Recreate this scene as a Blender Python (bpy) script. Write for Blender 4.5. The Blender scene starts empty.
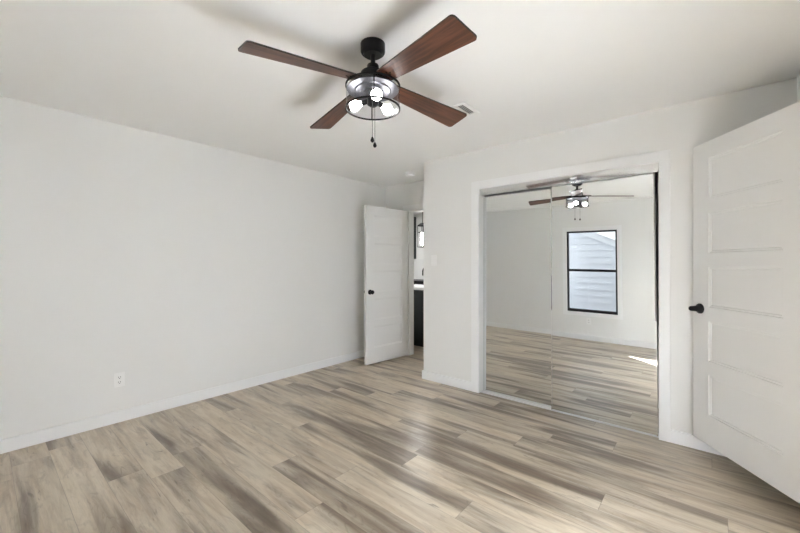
import bpy, bmesh, math, random
from mathutils import Vector, Matrix
SC = bpy.context.scene
COL = SC.collection
R = math.radians

# ------------------------------------------------------------------ camera
H = 2.44                                   # ceiling height
XL, XR, YB, YC = -3.675, 0.41, -0.44, 3.275  # left / right / window / closet walls
XA, YE = -2.455, 3.96                      # alcove corner, hall door wall
cam = bpy.data.cameras.new('camera')
cam.sensor_width = 36; cam.lens = 36 * 361 / 800; cam.shift_y = -2 / 800
cam.clip_start = 0.05; cam.clip_end = 200
co = bpy.data.objects.new('camera', cam); COL.objects.link(co)
co.location = (0, 0, 1.29); co.rotation_euler = (R(90), 0, R(40.6))
SC.camera = co
# ------------------------------------------------------------------ light
vs = SC.view_settings
vs.view_transform = 'Standard'; vs.look = 'None'; vs.gamma = 1; vs.use_curve_mapping = False
vs.exposure = 0.76
w = bpy.data.worlds.new('sky'); SC.world = w; w.use_nodes = True
bg = w.node_tree.nodes['Background']
bg.inputs[0].default_value = (0.90, 0.95, 1.0, 1); bg.inputs[1].default_value = 1.15
sun = bpy.data.lights.new('sun', 'SUN'); sun.energy = 115; sun.angle = R(0.6); sun.color = (0.91, 0.955, 1.095)
so = bpy.data.objects.new('sun', sun); COL.objects.link(so)
so.rotation_euler = Vector((1.1, 1.0, -0.607)).to_track_quat('-Z', 'Y').to_euler()
so.location = (-6, -5, 6)
pl = bpy.data.lights.new('window_portal', 'AREA'); pl.shape = 'RECTANGLE'; pl.size = 0.79; pl.size_y = 1.46
po = bpy.data.objects.new('window_portal', pl); COL.objects.link(po)
po.location = (-1.595, YB - 0.12, 1.24); po.rotation_euler = (R(90), 0, 0)
pl.cycles.is_portal = True
# unseen area light, added to brighten the kitchen beyond the hall door
kl = bpy.data.lights.new('kitchen_fill', 'AREA'); kl.size = 0.6; kl.energy = 25
ko = bpy.data.objects.new('kitchen_fill', kl); COL.objects.link(ko); ko.location = (-4.2, 5.4, 2.4)
# fill light added behind the right-hand door to even out the bedroom
sl = bpy.data.lights.new('side_room_fill', 'AREA'); sl.size = 0.5; sl.energy = 8; sl.color = (0.97, 0.98, 1.0)
slo = bpy.data.objects.new('side_room_fill', sl); COL.objects.link(slo); slo.location = (1.3, 2.2, 2.41)
cy = SC.cycles
cy.max_bounces = 16; cy.diffuse_bounces = 10; cy.glossy_bounces = 6; cy.transparent_max_bounces = 12
cy.sample_clamp_indirect = 0; cy.caustics_reflective = False; cy.caustics_refractive = False

# ------------------------------------------------------------------ materials
def mat(name, col, rough=0.5, metal=0.0, spec=0.5, emit=None, estr=0.0, bump=0.0, bscale=300):
    m = bpy.data.materials.new(name); m.use_nodes = True
    nt = m.node_tree; b = nt.nodes['Principled BSDF']
    b.inputs['Base Color'].default_value = (*col, 1); b.inputs['Roughness'].default_value = rough
    b.inputs['Metallic'].default_value = metal; b.inputs['Specular IOR Level'].default_value = spec
    if emit:
        b.inputs['Emission Color'].default_value = (*emit, 1); b.inputs['Emission Strength'].default_value = estr
    if bump:
        tc = nt.nodes.new('ShaderNodeTexCoord'); n = nt.nodes.new('ShaderNodeTexNoise')
        n.inputs['Scale'].default_value = bscale; n.inputs['Detail'].default_value = 3
        bp = nt.nodes.new('ShaderNodeBump'); bp.inputs['Strength'].default_value = bump; bp.inputs['Distance'].default_value = 0.001
        nt.links.new(tc.outputs['Object'], n.inputs['Vector']); nt.links.new(n.outputs['Fac'], bp.inputs['Height'])
        nt.links.new(bp.outputs['Normal'], b.inputs['Normal'])
    return m

class G:                                   # small node graph helper
    def __init__(s, nt): s.nt = nt
    def n(s, typ, **kw):
        x = s.nt.nodes.new(typ)
        for k, v in kw.items(): setattr(x, k, v)
        return x
    def put(s, sock, v):
        if isinstance(v, (int, float)): sock.default_value = v
        elif isinstance(v, tuple): sock.default_value = v
        else: s.nt.links.new(v, sock)
    def m(s, op, a, b=0.0, c=0.0):
        x = s.n('ShaderNodeMath', operation=op)
        for i, v in enumerate((a, b, c)): s.put(x.inputs[i], v)
        return x.outputs[0]
    def vec(s, x, y, z=0.0):
        c = s.n('ShaderNodeCombineXYZ')
        for i, v in enumerate((x, y, z)): s.put(c.inputs[i], v)
        return c.outputs[0]
    def noise(s, v, scale=1.0, detail=3.0, rough=0.5, dist=0.0):
        t = s.n('ShaderNodeTexNoise'); s.put(t.inputs['Vector'], v); t.inputs['Scale'].default_value = scale
        t.inputs['Detail'].default_value = detail; t.inputs['Roughness'].default_value = rough
        t.inputs['Distortion'].default_value = dist
        return t.outputs['Fac']
    def white(s, v):
        t = s.n('ShaderNodeTexWhiteNoise', noise_dimensions='3D'); s.put(t.inputs['Vector'], v); return t.outputs['Value']
    def step(s, v, a, b):
        t = s.n('ShaderNodeMapRange', interpolation_type='SMOOTHSTEP'); s.put(t.inputs['Value'], v)
        t.inputs['From Min'].default_value = a; t.inputs['From Max'].default_value = b
        return t.outputs['Result']
    def mix(s, f, a, b, blend='MIX'):
        t = s.n('ShaderNodeMix', data_type='RGBA', blend_type=blend)
        s.put(t.inputs[0], f); s.put(t.inputs[6], a); s.put(t.inputs[7], b); return t.outputs[2]

def floor_material():
    m = bpy.data.materials.new('wood_plank_floor'); m.use_nodes = True
    g = G(m.node_tree); b = m.node_tree.nodes['Principled BSDF']
    tc = g.n('ShaderNodeTexCoord'); sp = g.n('ShaderNodeSeparateXYZ')
    m.node_tree.links.new(tc.outputs['Object'], sp.inputs[0])
    u, v = sp.outputs[0], sp.outputs[1]
    PW, PL = 0.18, 1.5
    vr = g.m('DIVIDE', g.m('ADD', v, 0.045), PW); row = g.m('FLOOR', vr)
    uo = g.m('DIVIDE', g.m('ADD', u, g.m('MULTIPLY', g.white(g.vec(row, 3.7, 1.3)), 6.1)), PL); colm = g.m('FLOOR', uo)
    r1 = g.white(g.vec(row, colm, 0.5)); r2 = g.white(g.vec(colm, row, 7.5))
    ou = g.m('MULTIPLY', r1, 37.0); ov = g.m('MULTIPLY', r2, 23.0)
    broad = g.noise(g.vec(g.m('ADD', g.m('MULTIPLY', u, 0.8), ou), g.m('ADD', g.m('MULTIPLY', v, 7.5), ov)), 1.0, 3.0, 0.5, 0.5)
    mid = g.noise(g.vec(g.m('ADD', g.m('MULTIPLY', u, 2.2), ov), g.m('ADD', g.m('MULTIPLY', v, 20.0), ou)), 1.0, 5.0, 0.62, 0.8)
    fine = g.noise(g.vec(g.m('ADD', g.m('MULTIPLY', u, 7.0), ov), g.m('ADD', g.m('MULTIPLY', v, 170.0), ou)), 1.0, 3.0, 0.6)
    ring = g.m('PINGPONG', g.m('MULTIPLY', g.noise(g.vec(g.m('ADD', g.m('MULTIPLY', u, 2.0), ou), g.m('ADD', g.m('MULTIPLY', v, 11.0), ov), 4.0), 1.0, 2.0, 0.5, 1.2), 9.0), 0.5)
    dark = g.step(g.m('ADD', broad, g.m('MULTIPLY', g.m('SUBTRACT', r1, 0.5), 0.13)), 0.45, 0.69)
    light = (0.650, 0.565, 0.445, 1); warm = (0.505, 0.408, 0.298, 1); brown = (0.150, 0.108, 0.073, 1)
    c = g.mix(g.step(mid, 0.35, 0.70), light, warm)
    c = g.mix(g.m('MULTIPLY', dark, g.m('ADD', 0.64, g.m('MULTIPLY', mid, 0.55))), c, brown)
    rl = g.m('MULTIPLY', g.step(ring, 0.36, 0.5), g.m('ADD', 0.06, g.m('MULTIPLY', dark, 0.40)))
    c = g.mix(rl, c, (0.15, 0.105, 0.075, 1))
    knot = g.step(g.noise(g.vec(g.m('ADD', g.m('MULTIPLY', u, 5.0), ou), g.m('ADD', g.m('MULTIPLY', v, 26.0), ov), 9.0), 1.0, 1.0, 0.5, 1.5), 0.70, 0.80)
    c = g.mix(g.m('MULTIPLY', knot, 0.55), c, (0.11, 0.08, 0.06, 1))
    mott = g.noise(g.vec(g.m('ADD', g.m('MULTIPLY', u, 4.0), ou), g.m('ADD', g.m('MULTIPLY', v, 16.0), ov), 2.0), 1.0, 5.0, 0.65, 1.0)
    c = g.mix(g.m('MULTIPLY', g.step(mott, 0.52, 0.70), 0.38), c, (0.24, 0.185, 0.135, 1))
    tone = g.m('ADD', 0.86, g.m('ADD', g.m('MULTIPLY', r2, 0.20), g.m('MULTIPLY', g.m('SUBTRACT', fine, 0.5), 0.30)))
    c = g.mix(1.0, c, g.vec(tone, tone, tone), 'MULTIPLY')
    ev = g.m('ABSOLUTE', g.m('SUBTRACT', g.m('FRACT', vr), 0.5)); eu = g.m('ABSOLUTE', g.m('SUBTRACT', g.m('FRACT', uo), 0.5))
    seam = g.m('MAXIMUM', g.step(ev, 0.489, 0.497), g.step(eu, 0.4984, 0.4996))
    c = g.mix(g.m('MULTIPLY', seam, 0.45), c, (0.16, 0.12, 0.09, 1))
    g.put(b.inputs['Base Color'], c)
    g.put(b.inputs['Roughness'], g.m('ADD', 0.25, g.m('MULTIPLY', mid, 0.12)))
    b.inputs['Specular IOR Level'].default_value = 0.8
    bp = g.n('ShaderNodeBump'); bp.inputs['Strength'].default_value = 0.25; bp.inputs['Distance'].default_value = 0.0012
    g.put(bp.inputs['Height'], g.m('SUBTRACT', g.m('MULTIPLY', fine, 0.25), seam)); g.put(b.inputs['Normal'], bp.outputs[0])
    return m

def wood_blade_material():
    m = bpy.data.materials.new('walnut_blade'); m.use_nodes = True
    g = G(m.node_tree); b = m.node_tree.nodes['Principled BSDF']
    tc = g.n('ShaderNodeTexCoord'); sp = g.n('ShaderNodeSeparateXYZ'); m.node_tree.links.new(tc.outputs['Object'], sp.inputs[0])
    x, y = sp.outputs[0], sp.outputs[1]
    n1 = g.noise(g.vec(g.m('MULTIPLY', x, 3.0), g.m('MULTIPLY', y, 45.0)), 1.0, 4.0, 0.6, 0.6)
    n2 = g.noise(g.vec(g.m('MULTIPLY', x, 9.0), g.m('MULTIPLY', y, 260.0)), 1.0, 3.0, 0.6)
    c = g.mix(g.step(n1, 0.32, 0.68), (0.052, 0.021, 0.012, 1), (0.155, 0.060, 0.033, 1))
    c = g.mix(g.m('MULTIPLY', n2, 0.35), c, (0.028, 0.012, 0.008, 1))
    g.put(b.inputs['Base Color'], c); b.inputs['Roughness'].default_value = 0.38
    return m

def glass_material(name, tint, gloss_rough=0.02, mixf=None):
    m = bpy.data.materials.new(name); m.use_nodes = True
    nt = m.node_tree; nt.nodes.clear(); g = G(nt)
    out = g.n('ShaderNodeOutputMaterial'); tr = g.n('ShaderNodeBsdfTransparent'); tr.inputs[0].default_value = (*tint, 1)
    gl = g.n('ShaderNodeBsdfGlossy'); gl.inputs['Roughness'].default_value = gloss_rough
    mx = g.n('ShaderNodeMixShader'); lw = g.n('ShaderNodeLayerWeight'); lw.inputs['Blend'].default_value = 0.5
    nt.links.new(g.m('ADD', 0.04, g.m('MULTIPLY', 0.6, g.m('POWER', lw.outputs['Facing'], 5.0))), mx.inputs[0]); nt.links.new(tr.outputs[0], mx.inputs[1]); nt.links.new(gl.outputs[0], mx.inputs[2])
    nt.links.new(mx.outputs[0], out.inputs[0])
    return m

M = dict(
    wall=mat('white_wall_paint', (0.80, 0.80, 0.785), 0.6, spec=0.25, bump=0.10, bscale=220),
    ceil=mat('white_ceiling_paint', (0.86, 0.86, 0.845), 0.8, spec=0.15, bump=0.12, bscale=160),
    trim=mat('white_trim_paint', (0.845, 0.85, 0.85), 0.35, spec=0.4),
    door=mat('white_door_paint', (0.80, 0.80, 0.79), 0.38, spec=0.4),
    black=mat('matte_black_metal', (0.008, 0.008, 0.009), 0.4, 0.0, spec=0.25),
    blackframe=mat('black_window_frame', (0.012, 0.012, 0.013), 0.45),
    mirror=mat('mirror_glass', (0.82, 0.835, 0.83), 0.0, 1.0),
    chrome=mat('polished_aluminium', (0.86, 0.87, 0.87), 0.06, 1.0),
    alu=mat('satin_aluminium', (0.86, 0.86, 0.86), 0.30, 0.85),
    plastic=mat('white_plastic', (0.86, 0.86, 0.85), 0.35),
    slot=mat('dark_slot', (0.03, 0.03, 0.03), 0.6),
    floor=floor_material(), blade=wood_blade_material(),
    bladeedge=mat('black_blade_edge', (0.02, 0.015, 0.012), 0.5),
    glass=glass_material('window_glass', (0.97, 0.985, 0.98)),
    smoke=glass_material('smoked_mesh_glass', (0.82, 0.83, 0.85), 0.12),
    pan=mat('brushed_steel_pan', (0.13, 0.13, 0.145), 0.38, 0.9),
    bulb=mat('frosted_lit_bulb', (0.9, 0.9, 0.9), 0.3, emit=(1.0, 0.98, 0.95), estr=14.0),
    vent=mat('grey_vent_slats', (0.42, 0.42, 0.41), 0.5),
    ventback=mat('duct_shade', (0.10, 0.10, 0.10), 0.8),
    siding=mat('pale_lap_siding', (0.71, 0.725, 0.75), 0.6),
    rake=mat('white_fascia_paint', (0.85, 0.86, 0.87), 0.5),
    shingle=mat('pale_metal_roof', (0.75, 0.76, 0.78), 0.5),
    ground=mat('dark_soil_ground', (0.03, 0.027, 0.022), 0.95),
    stile_side=mat('grey_anodised_edge', (0.45, 0.45, 0.44), 0.6),
    bounce_cut=mat('charcoal_bounce_cut', (0.03, 0.03, 0.032), 0.7),
    cab=mat('black_green_cabinet_paint', (0.012, 0.016, 0.016), 0.35),
    counter=mat('white_quartz', (0.82, 0.82, 0.81), 0.25),
    tile=mat('white_gloss_backsplash', (0.80, 0.80, 0.79), 0.12),
    clear=glass_material('lantern_glass', (0.95, 0.95, 0.95)),
)

# ------------------------------------------------------------------ mesh helpers
def finish(name, bm, m, parent=None, smooth=False, loc=None, rot=None):
    bmesh.ops.recalc_face_normals(bm, faces=bm.faces[:])
    me = bpy.data.meshes.new(name); bm.to_mesh(me); bm.free()
    for mm in (m if isinstance(m, (list, tuple)) else [m]): me.materials.append(mm)
    o = bpy.data.objects.new(name, me); COL.objects.link(o)
    if smooth:
        for p in me.polygons: p.use_smooth = True
        try: me.set_sharp_from_angle(angle=R(35))
        except Exception: pass
    if parent: o.parent = parent
    if loc: o.location = loc
    if rot: o.rotation_euler = rot
    return o
def B(): return bmesh.new()
def box(bm, x0, x1, y0, y1, z0, z1, bev=0.0):
    t = bmesh.new()
    bmesh.ops.create_cube(t, size=1)
    for v in t.verts:
        v.co = Vector(((x0 + x1) / 2 + v.co.x * (x1 - x0), (y0 + y1) / 2 + v.co.y * (y1 - y0), (z0 + z1) / 2 + v.co.z * (z1 - z0)))
    if bev: bmesh.ops.bevel(t, geom=t.edges[:], offset=bev, segments=2, affect='EDGES', profile=0.6)
    merge(bm, t); return bm
def merge(bm, t, mx=None):
    me = bpy.data.meshes.new('tmp'); t.to_mesh(me); t.free()
    if mx is not None: me.transform(mx)
    bm.from_mesh(me); bpy.data.meshes.remove(me)
def lathe(bm, prof, seg=40, mx=None, closed=False):
    t = bmesh.new(); rings = []
    for r, z in prof:
        if r < 1e-6: rings.append([t.verts.new((0, 0, z))])
        else: rings.append([t.verts.new((r * math.cos(2 * math.pi * i / seg), r * math.sin(2 * math.pi * i / seg), z)) for i in range(seg)])
    pairs = list(zip(rings, rings[1:])) + ([(rings[-1], rings[0])] if closed else [])
    for a, b in pairs:
        for i in range(seg):
            j = (i + 1) % seg
            if len(a) == 1 and len(b) == 1: continue
            if len(a) == 1: t.faces.new((a[0], b[i], b[j]))
            elif len(b) == 1: t.faces.new((a[i], a[j], b[0]))
            else: t.faces.new((a[i], a[j], b[j], b[i]))
    bmesh.ops.recalc_face_normals(t, faces=t.faces[:])
    merge(bm, t, mx); return bm
def tube(bm, p, q, r, seg=12, r2=None):
    p, q = Vector(p), Vector(q); d = q - p; L = d.length
    mx = Matrix.Translation(p) @ d.to_track_quat('Z', 'Y').to_matrix().to_4x4()
    r2 = r if r2 is None else r2
    return lathe(bm, [(0, 0), (r, 0), (r2, L), (0, L)], seg, mx)
def empty(name, loc, rotz=0.0):
    o = bpy.data.objects.new(name, None); COL.objects.link(o); o.empty_display_size = 0.1
    o.location = loc; o.rotation_euler = (0, 0, rotz); return o
def tag(o, label=None, cat=None, group=None, kind=None):
    if label: o['label'] = label
    if cat: o['category'] = cat
    if group: o['group'] = group
    if kind: o['kind'] = kind
    return o
def struct(name, bm, m, label=None, cat=None, parent=None):
    return tag(finish(name, bm, m, parent), label, cat, kind=None if parent else 'structure')

# ------------------------------------------------------------------ room shell
T = 0.11
b = B(); box(b, XL - T, XR + T, YB - 0.06, YE + T, -0.12, 0); box(b, -6.2, -1.2, YE + T, 6.6, -0.12, 0)
struct('floor', b, M['floor'])
b = B(); box(b, XL - T, XR + 1.7, YB - 0.06, YE + T, H, H + 0.12); box(b, -6.2, -1.2, YE + T, 6.6, H, H + 0.12)
struct('ceiling', b, M['ceil'])
b = B(); box(b, XL - T, XL, YB - 0.06, YE + T, 0, H); struct('wall_left', b, M['wall'])
WX0, WX1, WZ0, WZ1 = -1.955, -1.150, 0.490, 1.940
b = B()
box(b, XL, WX0, YB - 0.06, YB, 0, H); box(b, WX1, XR + T, YB - 0.06, YB, 0, H)
box(b, WX0, WX1, YB - 0.06, YB, 0, WZ0); box(b, WX0, WX1, YB - 0.06, YB, WZ1, H)
struct('wall_back', b, M['wall'])
DY0, DY1, DZ = 1.825, 2.605, 2.115           # doorway in the right wall
b = B()
box(b, XR, XR + T, YB, DY0, 0, H); box(b, XR, XR + T, DY1, YE, 0, H)
box(b, XR, XR + T, DY0, DY1, DZ, H); box(b, XR, XR + T, DY0, DY1, 0, 0.085)
struct('wall_right', b, M['wall'])
CX0, CX1, CZ = -1.756, -0.284, 2.045         # closet opening
b = B()
box(b, XA, CX0, YC, YC + T, 0, H); box(b, CX1, XR, YC, YC + T, 0, H); box(b, CX0, CX1, YC, YC + T, CZ, H)
struct('wall_front', b, M['wall'])
b = B(); box(b, XA, XA + T, YC + T, YE, 0, H); struct('wall_alcove', b, M['wall'])
HX0, HX1, HZ = -3.245, -2.50, 2.05           # hall doorway in the end wall
b = B()
box(b, XL, HX0, YE, YE + T, 0, H); box(b, HX1, XR + T, YE, YE + T, 0, H); box(b, HX0, HX1, YE, YE + T, HZ, H)
struct('wall_end', b, M['wall'])
b = B()
ey0, ey1 = YB - 0.085, YB - 0.06
box(b, XL - T, WX0, ey0, ey1, -0.3, 2.9); box(b, WX1, XR + T, ey0, ey1, -0.3, 2.9)
box(b, WX0, WX1, ey0, ey1, -0.3, WZ0); box(b, WX0, WX1, ey0, ey1, WZ1, 2.9)
struct('wall_bounce_cut', b, M['bounce_cut'])  # unseen dark layer, added to cut sun bounce onto the neighbor's siding
# kitchen shell beyond the hall door
b = B(); box(b, -6.2, -1.2, 6.6, 6.7, 0, H); struct('wall_kitchen', b, M['wall'])
b = B(); box(b, -5.9, -3.3, 6.59, 6.6, 0.951, 1.41); struct('trim_6', b, M['tile'])
b = B(); box(b, -6.3, -6.2, YE, 6.7, 0, H); box(b, -1.2, -1.1, YE + T, 6.7, 0, H); box(b, -6.2, XL - T, YE, YE + T, 0, H)
struct('wall_hall', b, M['wall'])
# small room behind the right doorway (raised floor)
b = B(); box(b, XR + T, 2.0, 1.2, 3.3, -0.12, 0.085); struct('floor_side', b, M['floor'])
b = B(); box(b, 2.0, 2.1, 1.1, 3.4, -0.1, H); box(b, XR + T, 2.0, 1.1, 1.2, -0.1, H); box(b, XR + T, 2.0, 3.3, 3.4, -0.1, H)
struct('wall_side', b, M['wall'])

def baseboard(name, segs):
    b = B()
    for s in segs: box(b, *s, 0, 0.094, 0.0025)
    return struct(name, b, M['trim'])
bt = 0.015
baseboard('baseboard_left', [(XL, XL + bt, YB, YE)])
baseboard('baseboard_back', [(XL + bt, XR, YB, YB + bt)])
baseboard('baseboard_right', [(XR - bt, XR, YB + bt, DY0 - 0.075), (XR - bt, XR, DY1 + 0.075, YC - bt)])
baseboard('baseboard_front', [(XA - bt, CX0 - 0.082, YC - bt, YC), (CX1 + 0.066, XR, YC - bt, YC), (XA - bt, XA, YC, YE)])
baseboard('baseboard_end', [(XL + bt, HX0 - 0.075, YE - bt, YE)])

def casing(name, rects, m='trim'):
    b = B()
    for r in rects: box(b, *r, 0.002)
    return struct(name, b, M[m])
ct = 0.017
casing('trim_1', [(CX0 - 0.082, CX0, YC - ct, YC, 0, CZ + 0.08), (CX1, CX1 + 0.068, YC - ct, YC, 0, CZ + 0.08), (CX0, CX1, YC - ct, YC, CZ, CZ + 0.08)])
casing('trim_2', [(HX0 - 0.075, HX0, YE - ct, YE, 0, HZ + 0.075), (HX1, HX1 + 0.043, YE - ct, YE, 0, HZ + 0.075), (HX0, HX1, YE - ct, YE, HZ, HZ + 0.075),
                  (HX0, HX0 + 0.018, YE, YE + T, 0, HZ), (HX1 - 0.018, HX1, YE, YE + T, 0, HZ), (HX0 + 0.018, HX1 - 0.018, YE, YE + T, HZ - 0.018, HZ)])
casing('trim_3', [(XR - ct, XR, DY0 - 0.075, DY0, 0.0, DZ + 0.075), (XR - ct, XR, DY1, DY1 + 0.075, 0.0, DZ + 0.075), (XR - ct, XR, DY0, DY1, DZ, DZ + 0.075)])

# ------------------------------------------------------------------ window
win = tag(empty('window_1', (WX0, YB, WZ0)), 'black framed double-hung window with white casing, seen in the closet mirror', 'window', kind='structure')
ww, wh = WX1 - WX0, WZ1 - WZ0
def frame(bm, x0, x1, z0, z1, t, y0, y1, tb=None):
    tb = tb or t
    box(bm, x0, x0 + t, y0, y1, z0, z1); box(bm, x1 - t, x1, y0, y1, z0, z1)
    box(bm, x0 + t, x1 - t, y0, y1, z1 - t, z1); box(bm, x0 + t, x1 - t, y0, y1, z0, z0 + tb)
b = B(); frame(b, 0, ww, 0, wh, 0.026, -0.052, -0.002, 0.03); finish('window_frame', b, M['blackframe'], win)
mid = wh * 0.515
b = B(); frame(b, 0.016, ww - 0.016, mid - 0.02, wh - 0.016, 0.012, -0.048, -0.030, 0.04); u = finish('sash', b, M['blackframe'], win)
b = B(); box(b, 0.028, ww - 0.028, -0.042, -0.038, mid + 0.02, wh - 0.028); finish('pane', b, M['glass'], u)
b = B(); frame(b, 0.016, ww - 0.016, 0.03, mid + 0.02, 0.014, -0.028, -0.008, 0.022); box(b, 0.03, ww - 0.03, -0.028, -0.008, mid - 0.024, mid + 0.006); l = finish('sash', b, M['blackframe'], win)
b = B(); box(b, 0.03, ww - 0.03, -0.020, -0.016, 0.052, mid - 0.024); finish('pane', b, M['glass'], l)
b = B(); cw = 0.07
frame(b, -cw, ww + cw, -cw, wh + cw, cw, 0.0, 0.016)
finish('window_casing', b, M['trim'], win)

# ------------------------------------------------------------------ hinged five-panel doors
def door_leaf(bm, W, HT, t, stile, top, bot, n, rail, mirror=False):
    """leaf in x 0..W, y 0..t, z 0..HT with n recessed panels on both faces"""
    ph = (HT - top - bot - rail * (n - 1)) / n
    xs = [0, stile, W - stile, W]
    zs = [0]; z = bot; spans = []
    for i in range(n):
        spans.append((z, z + ph)); zs += [z, z + ph]; z += ph + rail
    zs.append(HT)
    t_ = bmesh.new()
    for side in (0, 1):
        y = 0 if side == 0 else t; dy = 1 if side == 0 else -1
        for i in range(len(zs) - 1):
            for j in range(3):
                x0, x1, z0, z1 = xs[j], xs[j + 1], zs[i], zs[i + 1]
                if j == 1 and any(abs(s[0] - z0) < 1e-6 for s in spans):
                    loops = []
                    for ins, dep in ((0, 0), (0.003, 0.004), (0.013, 0.0045), (0.016, 0.008)):
                        loops.append([t_.verts.new((x, y + dy * dep, zz)) for x, zz in ((x0 + ins, z0 + ins), (x1 - ins, z0 + ins), (x1 - ins, z1 - ins), (x0 + ins, z1 - ins))])
                    for A, C in zip(loops, loops[1:]):
                        for k in range(4): t_.faces.new((A[k], A[(k + 1) % 4], C[(k + 1) % 4], C[k]))
                    t_.faces.new(loops[-1])
                else:
                    t_.faces.new([t_.verts.new((x, y, zz)) for x, zz in ((x0, z0), (x1, z0), (x1, z1), (x0, z1))])
    for (ax, az, bx_, bz) in ((0, 0, W, 0), (0, HT, W, HT), (0, 0, 0, HT), (W, 0, W, HT)):
        t_.faces.new([t_.verts.new(p) for p in ((ax, 0, az), (bx_, 0, bz), (bx_, t, bz), (ax, t, az))])
    bmesh.ops.remove_doubles(t_, verts=t_.verts[:], dist=1e-5)
    merge(bm, t_)
def hinge(bm, z, t):
    tube(bm, (-0.006, -0.004, z), (-0.006, -0.004, z + 0.09), 0.006)
    box(bm, -0.002, 0.0, 0.0, t * 0.9, z, z + 0.09)

# hall door, open into the alcove: leaf runs from the hinge toward -Y
W1, H1 = 0.76, 2.03
d1 = empty('door_1', (-3.272, YE - 0.006, 0.012), R(-90 - 4.7 + 0))
# local +x = away from the hinge, local y=0 face looks to ... ; rotate so that +x -> -Y
tag(d1, 'white five-panel hall door standing open in the alcove, round black knobs', 'door', kind='structure')
b = B(); door_leaf(b, W1, H1, 0.035, 0.125, 0.115, 0.20, 5, 0.085); finish('door_leaf', b, M['door'], d1)
def knob(parent, x, z, y, sgn):
    b = B(); mx = Matrix.Translation((x, y, z)) @ Matrix.Rotation(R(90 if sgn < 0 else -90), 4, 'X')
    lathe(b, [(0, 0), (0.032, 0), (0.032, 0.006), (0.028, 0.010), (0.012, 0.013), (0.011, 0.030), (0.018, 0.036), (0.026, 0.044), (0.027, 0.052), (0.022, 0.060), (0, 0.063)], 28, mx)
    return finish('door_knob', b, M['black'], parent, True)
knob(d1, W1 - 0.06, 0.925, 0.035, 1); knob(d1, W1 - 0.06, 0.925, 0.0, -1)
b = B()
for z in (0.18, 0.97, 1.76): hinge(b, z, 0.035)
finish('door_hinge', b, M['black'], d1)

# bedroom side door, swung round until its free edge almost meets the closet wall
W2, H2 = 0.765, 1.987
fe = Vector((-0.085, 3.210)); dirv = Vector((0.5946, -0.804)); hp = fe + dirv * W2
ang = math.atan2(-dirv.y, -dirv.x)
d2 = empty('door_2', (hp.x, hp.y, 0.109), ang)
tag(d2, 'white five-panel door swung open beside the mirrored closet, tapered black knob', 'door', kind='structure')
b = B(); door_leaf(b, W2, H2, 0.035, 0.135, 0.111, 0.194, 5, 0.088)
lf = finish('door_leaf', b, M['door'], d2); lf.location = (0, -0.035, 0)
def lever(parent, x, z, y, sgn):
    b = B(); mx = Matrix.Translation((x, y, z)) @ Matrix.Rotation(R(90 if sgn < 0 else -90), 4, 'X')
    lathe(b, [(0, 0), (0.034, 0), (0.034, 0.006), (0.031, 0.012), (0.024, 0.018), (0.020, 0.024), (0.0175, 0.045), (0.0165, 0.060), (0.013, 0.067), (0.006, 0.070), (0, 0.0705)], 32, mx)
    return finish('door_knob', b, M['black'], parent, True)
lever(d2, W2 - 0.065, 0.885, 0.0, 1)
b = B()
for z in (0.18, 0.95, 1.72): hinge(b, z, -0.035)
finish('door_hinge', b, M['black'], d2)

# ------------------------------------------------------------------ mirrored sliding closet doors
K, TH0, XREF = 0.0036, 0.0033, -1.72         # the hung panels lean back and are very slightly twisted
def lean(x, z): return (TH0 + K * (x - XREF)) * z
def sheet(bm, xb0, xb1, xt0, xt1, z0, z1, y, thick, nx=24, nz=30, yaw=0.0):
    """panel between bottom x-range and top x-range, following the lean"""
    g = []
    for i in range(nz + 1):
        f = i / nz; z = z0 + (z1 - z0) * f; a = xb0 + (xt0 - xb0) * f; c = xb1 + (xt1 - xb1) * f; row = []
        for j in range(nx + 1):
            x = a + (c - a) * j / nx
            row.append((x, y + lean(x, z) + (x - a) * math.tan(yaw), z))
        g.append(row)
    F = [[bm.verts.new(p) for p in r] for r in g]
    Bk = [[bm.verts.new((p[0], p[1] + thick, p[2])) for p in r] for r in g]
    for i in range(nz):
        for j in range(nx):
            bm.faces.new((F[i][j], F[i][j + 1], F[i + 1][j + 1], F[i + 1][j]))
            bm.faces.new((Bk[i][j], Bk[i + 1][j], Bk[i + 1][j + 1], Bk[i][j + 1]))
        bm.faces.new((F[i][0], F[i + 1][0], Bk[i + 1][0], Bk[i][0])); bm.faces.new((F[i][nx], Bk[i][nx], Bk[i + 1][nx], F[i + 1][nx]))
    for j in range(nx):
        bm.faces.new((F[0][j], Bk[0][j], Bk[0][j + 1], F[0][j + 1])); bm.faces.new((F[nz][j], F[nz][j + 1], Bk[nz][j + 1], Bk[nz][j]))
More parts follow.
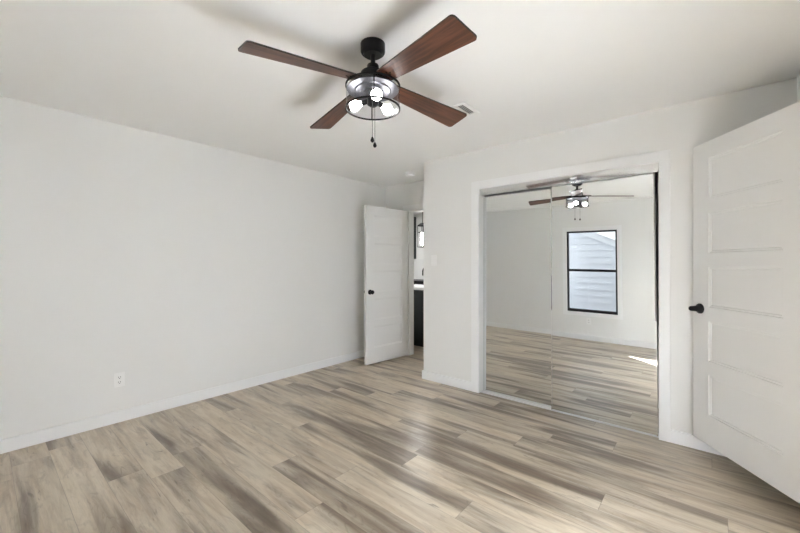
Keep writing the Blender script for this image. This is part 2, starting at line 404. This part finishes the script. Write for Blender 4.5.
def mirror_door(name, y, xb0, xb1, xt0, xt1, z1, label, stile_yaw):
    o = tag(empty(name, (0, 0, 0)), label, 'mirror door', kind='structure')
    z0 = 0.008; s = 0.009
    b = B(); sheet(b, xb0 + s, xb1 - s, xt0 + s, xt1 - s, z0 + 0.005, z1 - 0.006, y, 0.006); finish('mirror_glass', b, M['mirror'], o, True)
    for (p, q, yw) in ((0, s, stile_yaw), (-s, 0, 0.0)):
        b = B()
        if p == 0: sheet(b, xb0, xb0 + s, xt0, xt0 + s, z0, z1, y - 0.003, 0.014, 1, 30, yw)
        else: sheet(b, xb1 - s, xb1, xt1 - s, xt1, z0, z1, y - 0.003, 0.014, 1, 30, yw)
        
        b.normal_update()
        for f_ in b.faces:
            if abs(f_.normal.y) < 0.5 or f_.calc_center_median().y > y + 0.004: f_.material_index = 1
        finish('stile', b, [M['chrome'], M['stile_side']], o, True)
    b = B(); sheet(b, xb0 + s, xb1 - s, xb0 + s, xb1 - s, z0, z0 + 0.005, y - 0.003, 0.014, 8, 1); finish('rail', b, M['alu'], o)
    b = B(); sheet(b, xt0 + s, xt1 - s, xt0 + s, xt1 - s, z1 - 0.006, z1, y - 0.003, 0.014, 8, 1); finish('rail', b, M['alu'], o)
    return o
mirror_door('door_3', 3.338, CX0 + 0.006, -1.02, CX0 + 0.006, -1.02, 1.978, 'left mirrored sliding closet door, reflecting the bare wall', 0.0)
mirror_door('door_4', 3.298, -1.062, CX1 - 0.006, -1.071, CX1 - 0.030, 1.985, 'right mirrored sliding closet door, reflecting the window', R(2.15))
# floor track, head track fascia
tr = tag(empty('trim_4', (0, 0, 0)), 'aluminium bottom track of the mirrored closet doors', 'door track', kind='structure')
b = B(); box(b, CX0, CX1, 3.292, 3.368, 0, 0.003)
for y in (3.2915, 3.326, 3.365): box(b, CX0, CX1, y, y + 0.0025, 0.003, 0.007)
finish('track', b, M['alu'], tr)
fa = tag(empty('trim_5', ((CX0 + CX1) / 2, 3.284, CZ)), 'polished head track fascia above the mirrored closet doors', 'door track', kind='structure')
hw = (CX1 - CX0) / 2 - 0.002
b = B(); box(b, -hw, hw, 0, 0.004, -0.064, 0)
f = finish('fascia', b, M['chrome'], fa); f.rotation_euler = (R(3.0), 0, 0)
b = B(); box(b, -hw, hw, 0.006, 0.085, -0.006, 0); finish('head_track', b, M['alu'], fa)

# ------------------------------------------------------------------ ceiling fan
FX, FY, FROT = -1.335, 1.34, R(-12)
fan = tag(empty('ceiling_fan', (FX, FY, H)), 'black ceiling fan with four walnut blades and a caged drum light', 'ceiling fan')
Z = lambda z: z - H
b = B(); lathe(b, [(0, 0), (0.064, 0), (0.064, -0.040), (0.060, -0.047), (0.050, -0.050), (0.046, -0.058), (0, -0.058)], 48); finish('canopy', b, M['black'], fan, True)
b = B(); lathe(b, [(0, -0.05), (0.0125, -0.05), (0.0125, -0.15), (0, -0.15)], 20); finish('downrod', b, M['black'], fan, True)
b = B(); lathe(b, [(0, -0.108), (0.028, -0.108), (0.031, -0.113), (0.031, -0.128), (0.022, -0.134), (0.022, -0.15), (0, -0.15)], 28); finish('yoke_cover', b, M['black'], fan, True)
b = B(); lathe(b, [(0, -0.137), (0.045, -0.140), (0.062, -0.150), (0.068, -0.165), (0.068, -0.205), (0.10, -0.212), (0.115, -0.222), (0.115, -0.232), (0, -0.232)], 48)
mh = finish('motor_housing', b, M['black'], fan, True)
# curved white band on the side facing the closet
b = B()
N = 14
vs_ = [[b.verts.new((0.0705 * math.cos(a), 0.0705 * math.sin(a), z)) for a in [R(20 + 130 * i / N) for i in range(N + 1)]] for z in (-0.168, -0.204)]
for i in range(N): b.faces.new((vs_[0][i], vs_[0][i + 1], vs_[1][i + 1], vs_[1][i]))
lb = finish('white_band', b, M['plastic'], mh, True); lb['label'] = 'curved white band'
# blades
def blade_mesh():
    b = B()
    L0, L1, w0, w1, t, cr = 0.10, 0.648, 0.045, 0.076, 0.004, 0.018
    pts = [(L0, -w0)]
    for i in range(7):
        a = -math.pi / 2 + math.pi / 2 * i / 6; pts.append((L1 - cr + cr * math.cos(a), -w1 + cr + cr * math.sin(a)))
    for i in range(7):
        a = math.pi / 2 * i / 6; pts.append((L1 - cr + cr * math.cos(a), w1 - cr + cr * math.sin(a)))
    pts.append((L0, w0))
    lo = [b.verts.new((x, y, -t)) for x, y in pts]; hi = [b.verts.new((x, y, t)) for x, y in pts]
    b.faces.new(lo); b.faces.new(hi)
    for i in range(len(pts)):
        j = (i + 1) % len(pts); f = b.faces.new((lo[i], lo[j], hi[j], hi[i])); f.material_index = 1
    return b
ZB = -0.197
first = None
for k in range(4):
    a = FROT + k * math.pi / 2
    if first is None:
        first = finish('blade', blade_mesh(), [M['blade'], M['bladeedge']], fan); bl = first
        bb = B(); box(bb, 0.06, 0.17, -0.022, 0.022, 0.004, 0.010, 0.002)
        for sx, sy in ((0.14, 0.012), (0.14, -0.012), (0.155, 0)): tube(bb, (sx, sy, 0.0), (sx, sy, -0.0065), 0.005, 10)
        br = finish('blade_bracket', bb, M['black'], first)
    else:
        bl = first.copy(); COL.objects.link(bl); bl.parent = fan
        b2 = br.copy(); COL.objects.link(b2); b2.parent = bl
    bl.matrix_local = Matrix.Translation((0, 0, ZB)) @ Matrix.Rotation(a, 4, 'Z') @ Matrix.Rotation(R(4.2), 4, 'Y') @ Matrix.Rotation(R(-12), 4, 'X')
# light kit
lk = finish('light_pan', lathe(B(), [(0, -0.236), (0.135, -0.236), (0.135, -0.241), (0.095, -0.241), (0.09, -0.246), (0.055, -0.246), (0.05, -0.252), (0, -0.252)], 56), M['pan'], fan, True)
RS = 0.142
sh = finish('drum_shade', lathe(B(), [(RS - 0.003, -0.225), (RS - 0.003, -0.34)], 64), M['smoke'], fan, True)
def ring(z, h): return lathe(B(), [(RS - 0.005, z), (RS + 0.001, z), (RS + 0.001, z - h), (RS - 0.005, z - h)], 64, None, True)
finish('shade_ring', ring(-0.218, 0.008), M['black'], sh, True); finish('shade_ring', ring(-0.334, 0.007), M['black'], sh, True)
for k in range(2):
    a = R(-43 + 180 * k); b = B(); tube(b, (RS * math.cos(a), RS * math.sin(a), -0.222), (RS * math.cos(a), RS * math.sin(a), -0.338), 0.0034, 8)
    finish('shade_strap', b, M['black'], sh, True)
hub = finish('lamp_hub', lathe(B(), [(0, -0.25), (0.022, -0.25), (0.022, -0.275), (0.03, -0.28), (0.03, -0.315), (0.016, -0.325), (0, -0.326)], 24), M['black'], fan, True)
for k in range(3):
    a = R(-35 + 120 * k); c, s = math.cos(a), math.sin(a)
    b = B(); tube(b, (0.02 * c, 0.02 * s, -0.292), (0.062 * c, 0.062 * s, -0.300), 0.013, 16); sk = finish('socket', b, M['black'], hub, True)
    b = B()
    d = Vector((0.97 * c, 0.97 * s, -0.22)).normalized(); mx = Matrix.Translation(Vector((0.060 * c, 0.060 * s, -0.2995))) @ d.to_track_quat('Z', 'Y').to_matrix().to_4x4()
    lathe(b, [(0, 0), (0.012, 0), (0.014, 0.012), (0.022, 0.025), (0.0285, 0.040), (0.028, 0.052), (0.020, 0.065), (0, 0.071)], 24, mx)
    finish('bulb', b, M['bulb'], sk, True)
def chain(x, y, z1):
    b = B(); tube(b, (x, y, -0.25), (x, y, z1), 0.0012, 6); c = finish('pull_chain', b, M['slot'], fan)
    b = B(); lathe(b, [(0, z1 + 0.004), (0.004, z1), (0.0095, z1 - 0.014), (0.0095, z1 - 0.020), (0.004, z1 - 0.027), (0, z1 - 0.028)], 16, Matrix.Translation((x, y, 0)))
    finish('pull_knob', b, M['black'], c, True)
chain(0.027, -0.031, -0.499); chain(-0.020, 0.035, -0.499)

# ------------------------------------------------------------------ ceiling vent, smoke detector
vt = tag(empty('ceiling_vent', (-1.363, 2.335, H)), 'small grey slatted vent in the ceiling beside a fan blade tip', 'vent')
b = B(); frame(b, -0.052, 0.052, -0.115, 0.115, 0.024, -0.006, 0.0); 
fr = finish('vent_frame', b, M['ceil'], vt); fr.rotation_euler = (R(90), 0, 0); fr.location = (0, 0, -0.006)
b = B(); box(b, -0.028, 0.028, -0.091, 0.091, -0.0015, -0.0005); finish('duct_shadow', b, M['ventback'], vt)  # dark sheet stands in for the shade inside the duct
for i in range(4):
    b = B(); x = -0.021 + 0.014 * i; box(b, -0.0055, 0.0055, -0.091, 0.091, -0.0008, 0.0008)
    s = finish('slat', b, M['vent'], vt); s.location = (x, 0, -0.005); s.rotation_euler = (0, R(20), 0)
sd = tag(empty('smoke_detector', (-2.86, 3.53, H)), 'round white smoke detector on the alcove ceiling before the hall door', 'smoke detector')
b = B(); lathe(b, [(0, 0), (0.068, 0), (0.068, -0.010), (0.064, -0.012), (0, -0.012)], 40); finish('mounting_plate', b, M['plastic'], sd, True)
b = B(); lathe(b, [(0, -0.012), (0.056, -0.012), (0.058, -0.018), (0.055, -0.034), (0.046, -0.041), (0.02, -0.044), (0, -0.044)], 40); finish('cover', b, M['plastic'], sd, True)
b = B(); lathe(b, [(0, -0.0435), (0.010, -0.0435), (0.009, -0.047), (0, -0.047)], 16); finish('test_button', b, M['plastic'], sd, True)

# ------------------------------------------------------------------ outlets and switch
def outlet(loc, rotz, label):
    o = tag(empty('wall_outlet', loc, rotz), label, 'outlet')
    b = B(); box(b, -0.036, 0.036, -0.006, 0, -0.058, 0.058, 0.002); finish('cover_plate', b, M['plastic'], o)
    for z in (0.020, -0.020):
        b = B(); box(b, -0.017, 0.017, -0.0085, -0.005, z - 0.0145, z + 0.0145, 0.003); r = finish('receptacle', b, M['plastic'], o)
        b = B(); box(b, -0.008, -0.005, -0.0092, -0.008, z - 0.001, z + 0.008); box(b, 0.005, 0.008, -0.0092, -0.008, z - 0.001, z + 0.008)
        tube(b, (0, -0.008, z - 0.008), (0, -0.0092, z - 0.008), 0.003, 10); finish('slots', b, M['slot'], r)
    b = B(); tube(b, (0, -0.0055, 0), (0, -0.0072, 0), 0.003, 10); finish('screw', b, M['plastic'], o)
    return o
outlet((XL, 0.75, 0.345), R(90), 'white duplex outlet low on the long bare left wall')
outlet((-1.60, YB, 0.335), R(180), 'white duplex outlet under the window, seen in the closet mirror')
sw = tag(empty('light_switch', (-2.31, YC, 1.335)), 'white light switch on the wall between alcove and closet', 'light switch')
b = B(); box(b, -0.036, 0.036, -0.006, 0, -0.058, 0.058, 0.002); finish('cover_plate', b, M['plastic'], sw)
b = B(); box(b, -0.016, 0.016, -0.009, -0.005, -0.033, 0.033, 0.002); finish('rocker', b, M['plastic'], sw)

# ------------------------------------------------------------------ kitchen seen through the hall doorway
isl = tag(empty('kitchen_island', (-3.5, 4.78, 0)), 'black kitchen island with a white countertop beyond the hall doorway', 'kitchen island')
b = B(); box(b, -0.95, 0.95, -0.31, 0.31, 0.09, 0.895, 0.003); box(b, -0.92, 0.92, -0.26, 0.26, 0, 0.09); finish('cabinet_body', b, M['cab'], isl)
for i in range(3):
    b = B(); x = -0.94 + i * 0.63; box(b, x + 0.006, x + 0.62, -0.328, -0.31, 0.11, 0.885, 0.003); finish('cabinet_door', b, M['cab'], isl)
b = B(); box(b, -1.0, 1.0, -0.35, 0.35, 0.895, 0.932, 0.004); finish('countertop', b, M['counter'], isl)
fc = tag(empty('kitchen_faucet', (-3.53, 4.87, 0.932)), 'tall black faucet standing on the white island top', 'faucet')
b = B(); lathe(b, [(0, 0), (0.024, 0), (0.024, 0.012), (0.014, 0.02), (0.014, 0.06), (0, 0.06)], 20)
P = [(0, 0, 0.05)] + [(0.0, 0, 0.24)] + [(-0.07 + 0.07 * math.cos(R(a)), 0, 0.24 + 0.07 * math.sin(R(a))) for a in range(20, 181, 20)] + [(-0.14, 0, 0.17)]
for p, q in zip(P, P[1:]): tube(b, p, q, 0.011, 12)
finish('spout', b, M['black'], fc, True)
b = B(); tube(b, (0.012, 0, 0.045), (0.055, 0, 0.075), 0.006, 10); finish('lever', b, M['black'], fc, True)
rc = tag(empty('base_cabinet', (-4.6, 6.28, 0)), 'dark base cabinet with a black top along the kitchen wall', 'cabinet')
b = B(); box(b, -1.3, 1.3, -0.3, 0.3, 0.09, 0.89, 0.003); box(b, -1.3, 1.3, -0.24, 0.3, 0, 0.09); finish('cabinet_body', b, M['cab'], rc)
b = B(); box(b, -1.3, 1.3, -0.32, 0.31, 0.89, 0.95, 0.004); finish('countertop', b, M['black'], rc)
uc = tag(empty('upper_cabinet', (-5.56, 6.598, 1.42)), 'black upper cabinet on the far kitchen wall', 'cabinet')
b = B(); box(b, -0.5, 0.40, -0.34, 0, 0, 0.97, 0.003); finish('cabinet_body', b, M['cab'], uc)
for x0 in (-0.495, -0.045):
    b = B(); box(b, x0, x0 + 0.44, -0.358, -0.34, 0.005, 0.965, 0.003); finish('cabinet_door', b, M['cab'], uc)
pn = tag(empty('pendant_light', (-3.62, 4.80, H)), 'lit glass lantern pendant with black frame above the kitchen island', 'pendant light')
b = B(); lathe(b, [(0, 0), (0.06, 0), (0.055, -0.02), (0, -0.022)], 28); finish('canopy', b, M['black'], pn, True)
b = B(); tube(b, (0, 0, -0.02), (0, 0, -0.47), 0.006, 10); finish('stem', b, M['black'], pn, True)
lb_ = B(); frame(lb_, -0.08, 0.08, 0, 0.06, 0.01, -0.08, 0.08)
b = B(); lathe(b, [(0, -0.46), (0.03, -0.46), (0.088, -0.50), (0.088, -0.515), (0, -0.515)], 4, Matrix.Rotation(R(45), 4, 'Z'))
for sx in (-1, 1):
    for sy in (-1, 1): box(b, sx * 0.058 - 0.004, sx * 0.058 + 0.004, sy * 0.058 - 0.004, sy * 0.058 + 0.004, -0.86, -0.51)
for z in (-0.865, -0.62): 
    box(b, -0.062, 0.062, -0.062, -0.054, z, z + 0.009); box(b, -0.062, 0.062, 0.054, 0.062, z, z + 0.009)
    box(b, -0.062, -0.054, -0.054, 0.054, z, z + 0.009); box(b, 0.054, 0.062, -0.054, 0.054, z, z + 0.009)
lb_.free(); ln = finish('lantern_frame', b, M['black'], pn)
b = B(); lathe(b, [(0, -0.62), (0.020, -0.62), (0.034, -0.66), (0.036, -0.80), (0.028, -0.83), (0, -0.84)], 20); bu = finish('bulb', b, M['bulb'], pn, True)

# ------------------------------------------------------------------ outside the window
b = B(); box(b, -14, 8, -16, YB - 0.06, -0.35, -0.25); struct('ground', b, M['ground'])
nh = tag(empty('neighbor_house', (-3.0, -3.5, -0.25)), 'pale lap-sided house wall with a white gable edge outside the window', 'house')
b = B(); course = 0.165; y0 = 0.0
def top_at(x): return 2.42 - 0.45 * (x - 0.6) if x > -0.35 else 2.55 + 0.45 * (x + 1.3)   # local rake line
xs0, xs1 = -1.3, 3.6; nz = 24
for i in range(nz):
    z0, z1 = i * course, (i + 1) * course
    def clip(z):                                        # x span under the two rakes at height z
        lo = xs0; hi = min(xs1, 0.6 + (2.42 - z) / 0.45)
        lo = max(lo, -1.3 + (z - 2.42) / 0.45) if z > 2.42 else lo
        return lo, hi
    a0, c0 = clip(z0); a1, c1 = clip(z1)
    if c0 <= a0 + 0.02 or c1 <= a1 + 0.02: break
    v = [b.verts.new(p) for p in ((a0, y0 + 0.018, z0), (c0, y0 + 0.018, z0), (c1, y0, z1), (a1, y0, z1))]
    b.faces.new(v)
    w_ = [b.verts.new(p) for p in ((a0, y0, z0), (c0, y0, z0), (c0, y0 + 0.018, z0), (a0, y0 + 0.018, z0))]; b.faces.new(w_)
finish('siding', b, M['siding'], nh)
b = B(); box(b, xs0, xs0 + 0.1, -5.0, -0.001, 0, 2.36); finish('side_wall', b, M['siding'], nh)
pk = (-0.35, 2.8475)
def rake(x0, z0, x1, z1):
    b = B(); L = math.hypot(x1 - x0, z1 - z0); box(b, 0, L, -0.02, 0.05, -0.02, 0.11)
    o = finish('rake_board', b, M['rake'], nh); o.location = (x0, 0, z0); o.rotation_euler = (0, -math.atan2(z1 - z0, x1 - x0), 0)
    b = B(); box(b, -0.02, L + 0.1, -5.0, 0.10, 0.11, 0.135); r = finish('roof', b, M['shingle'], nh); r.location = (x0, 0, z0); r.rotation_euler = o.rotation_euler
rake(pk[0], pk[1], 3.6, pk[1] - 0.45 * 3.95)
rake(-1.45, 2.3525, pk[0], pk[1])
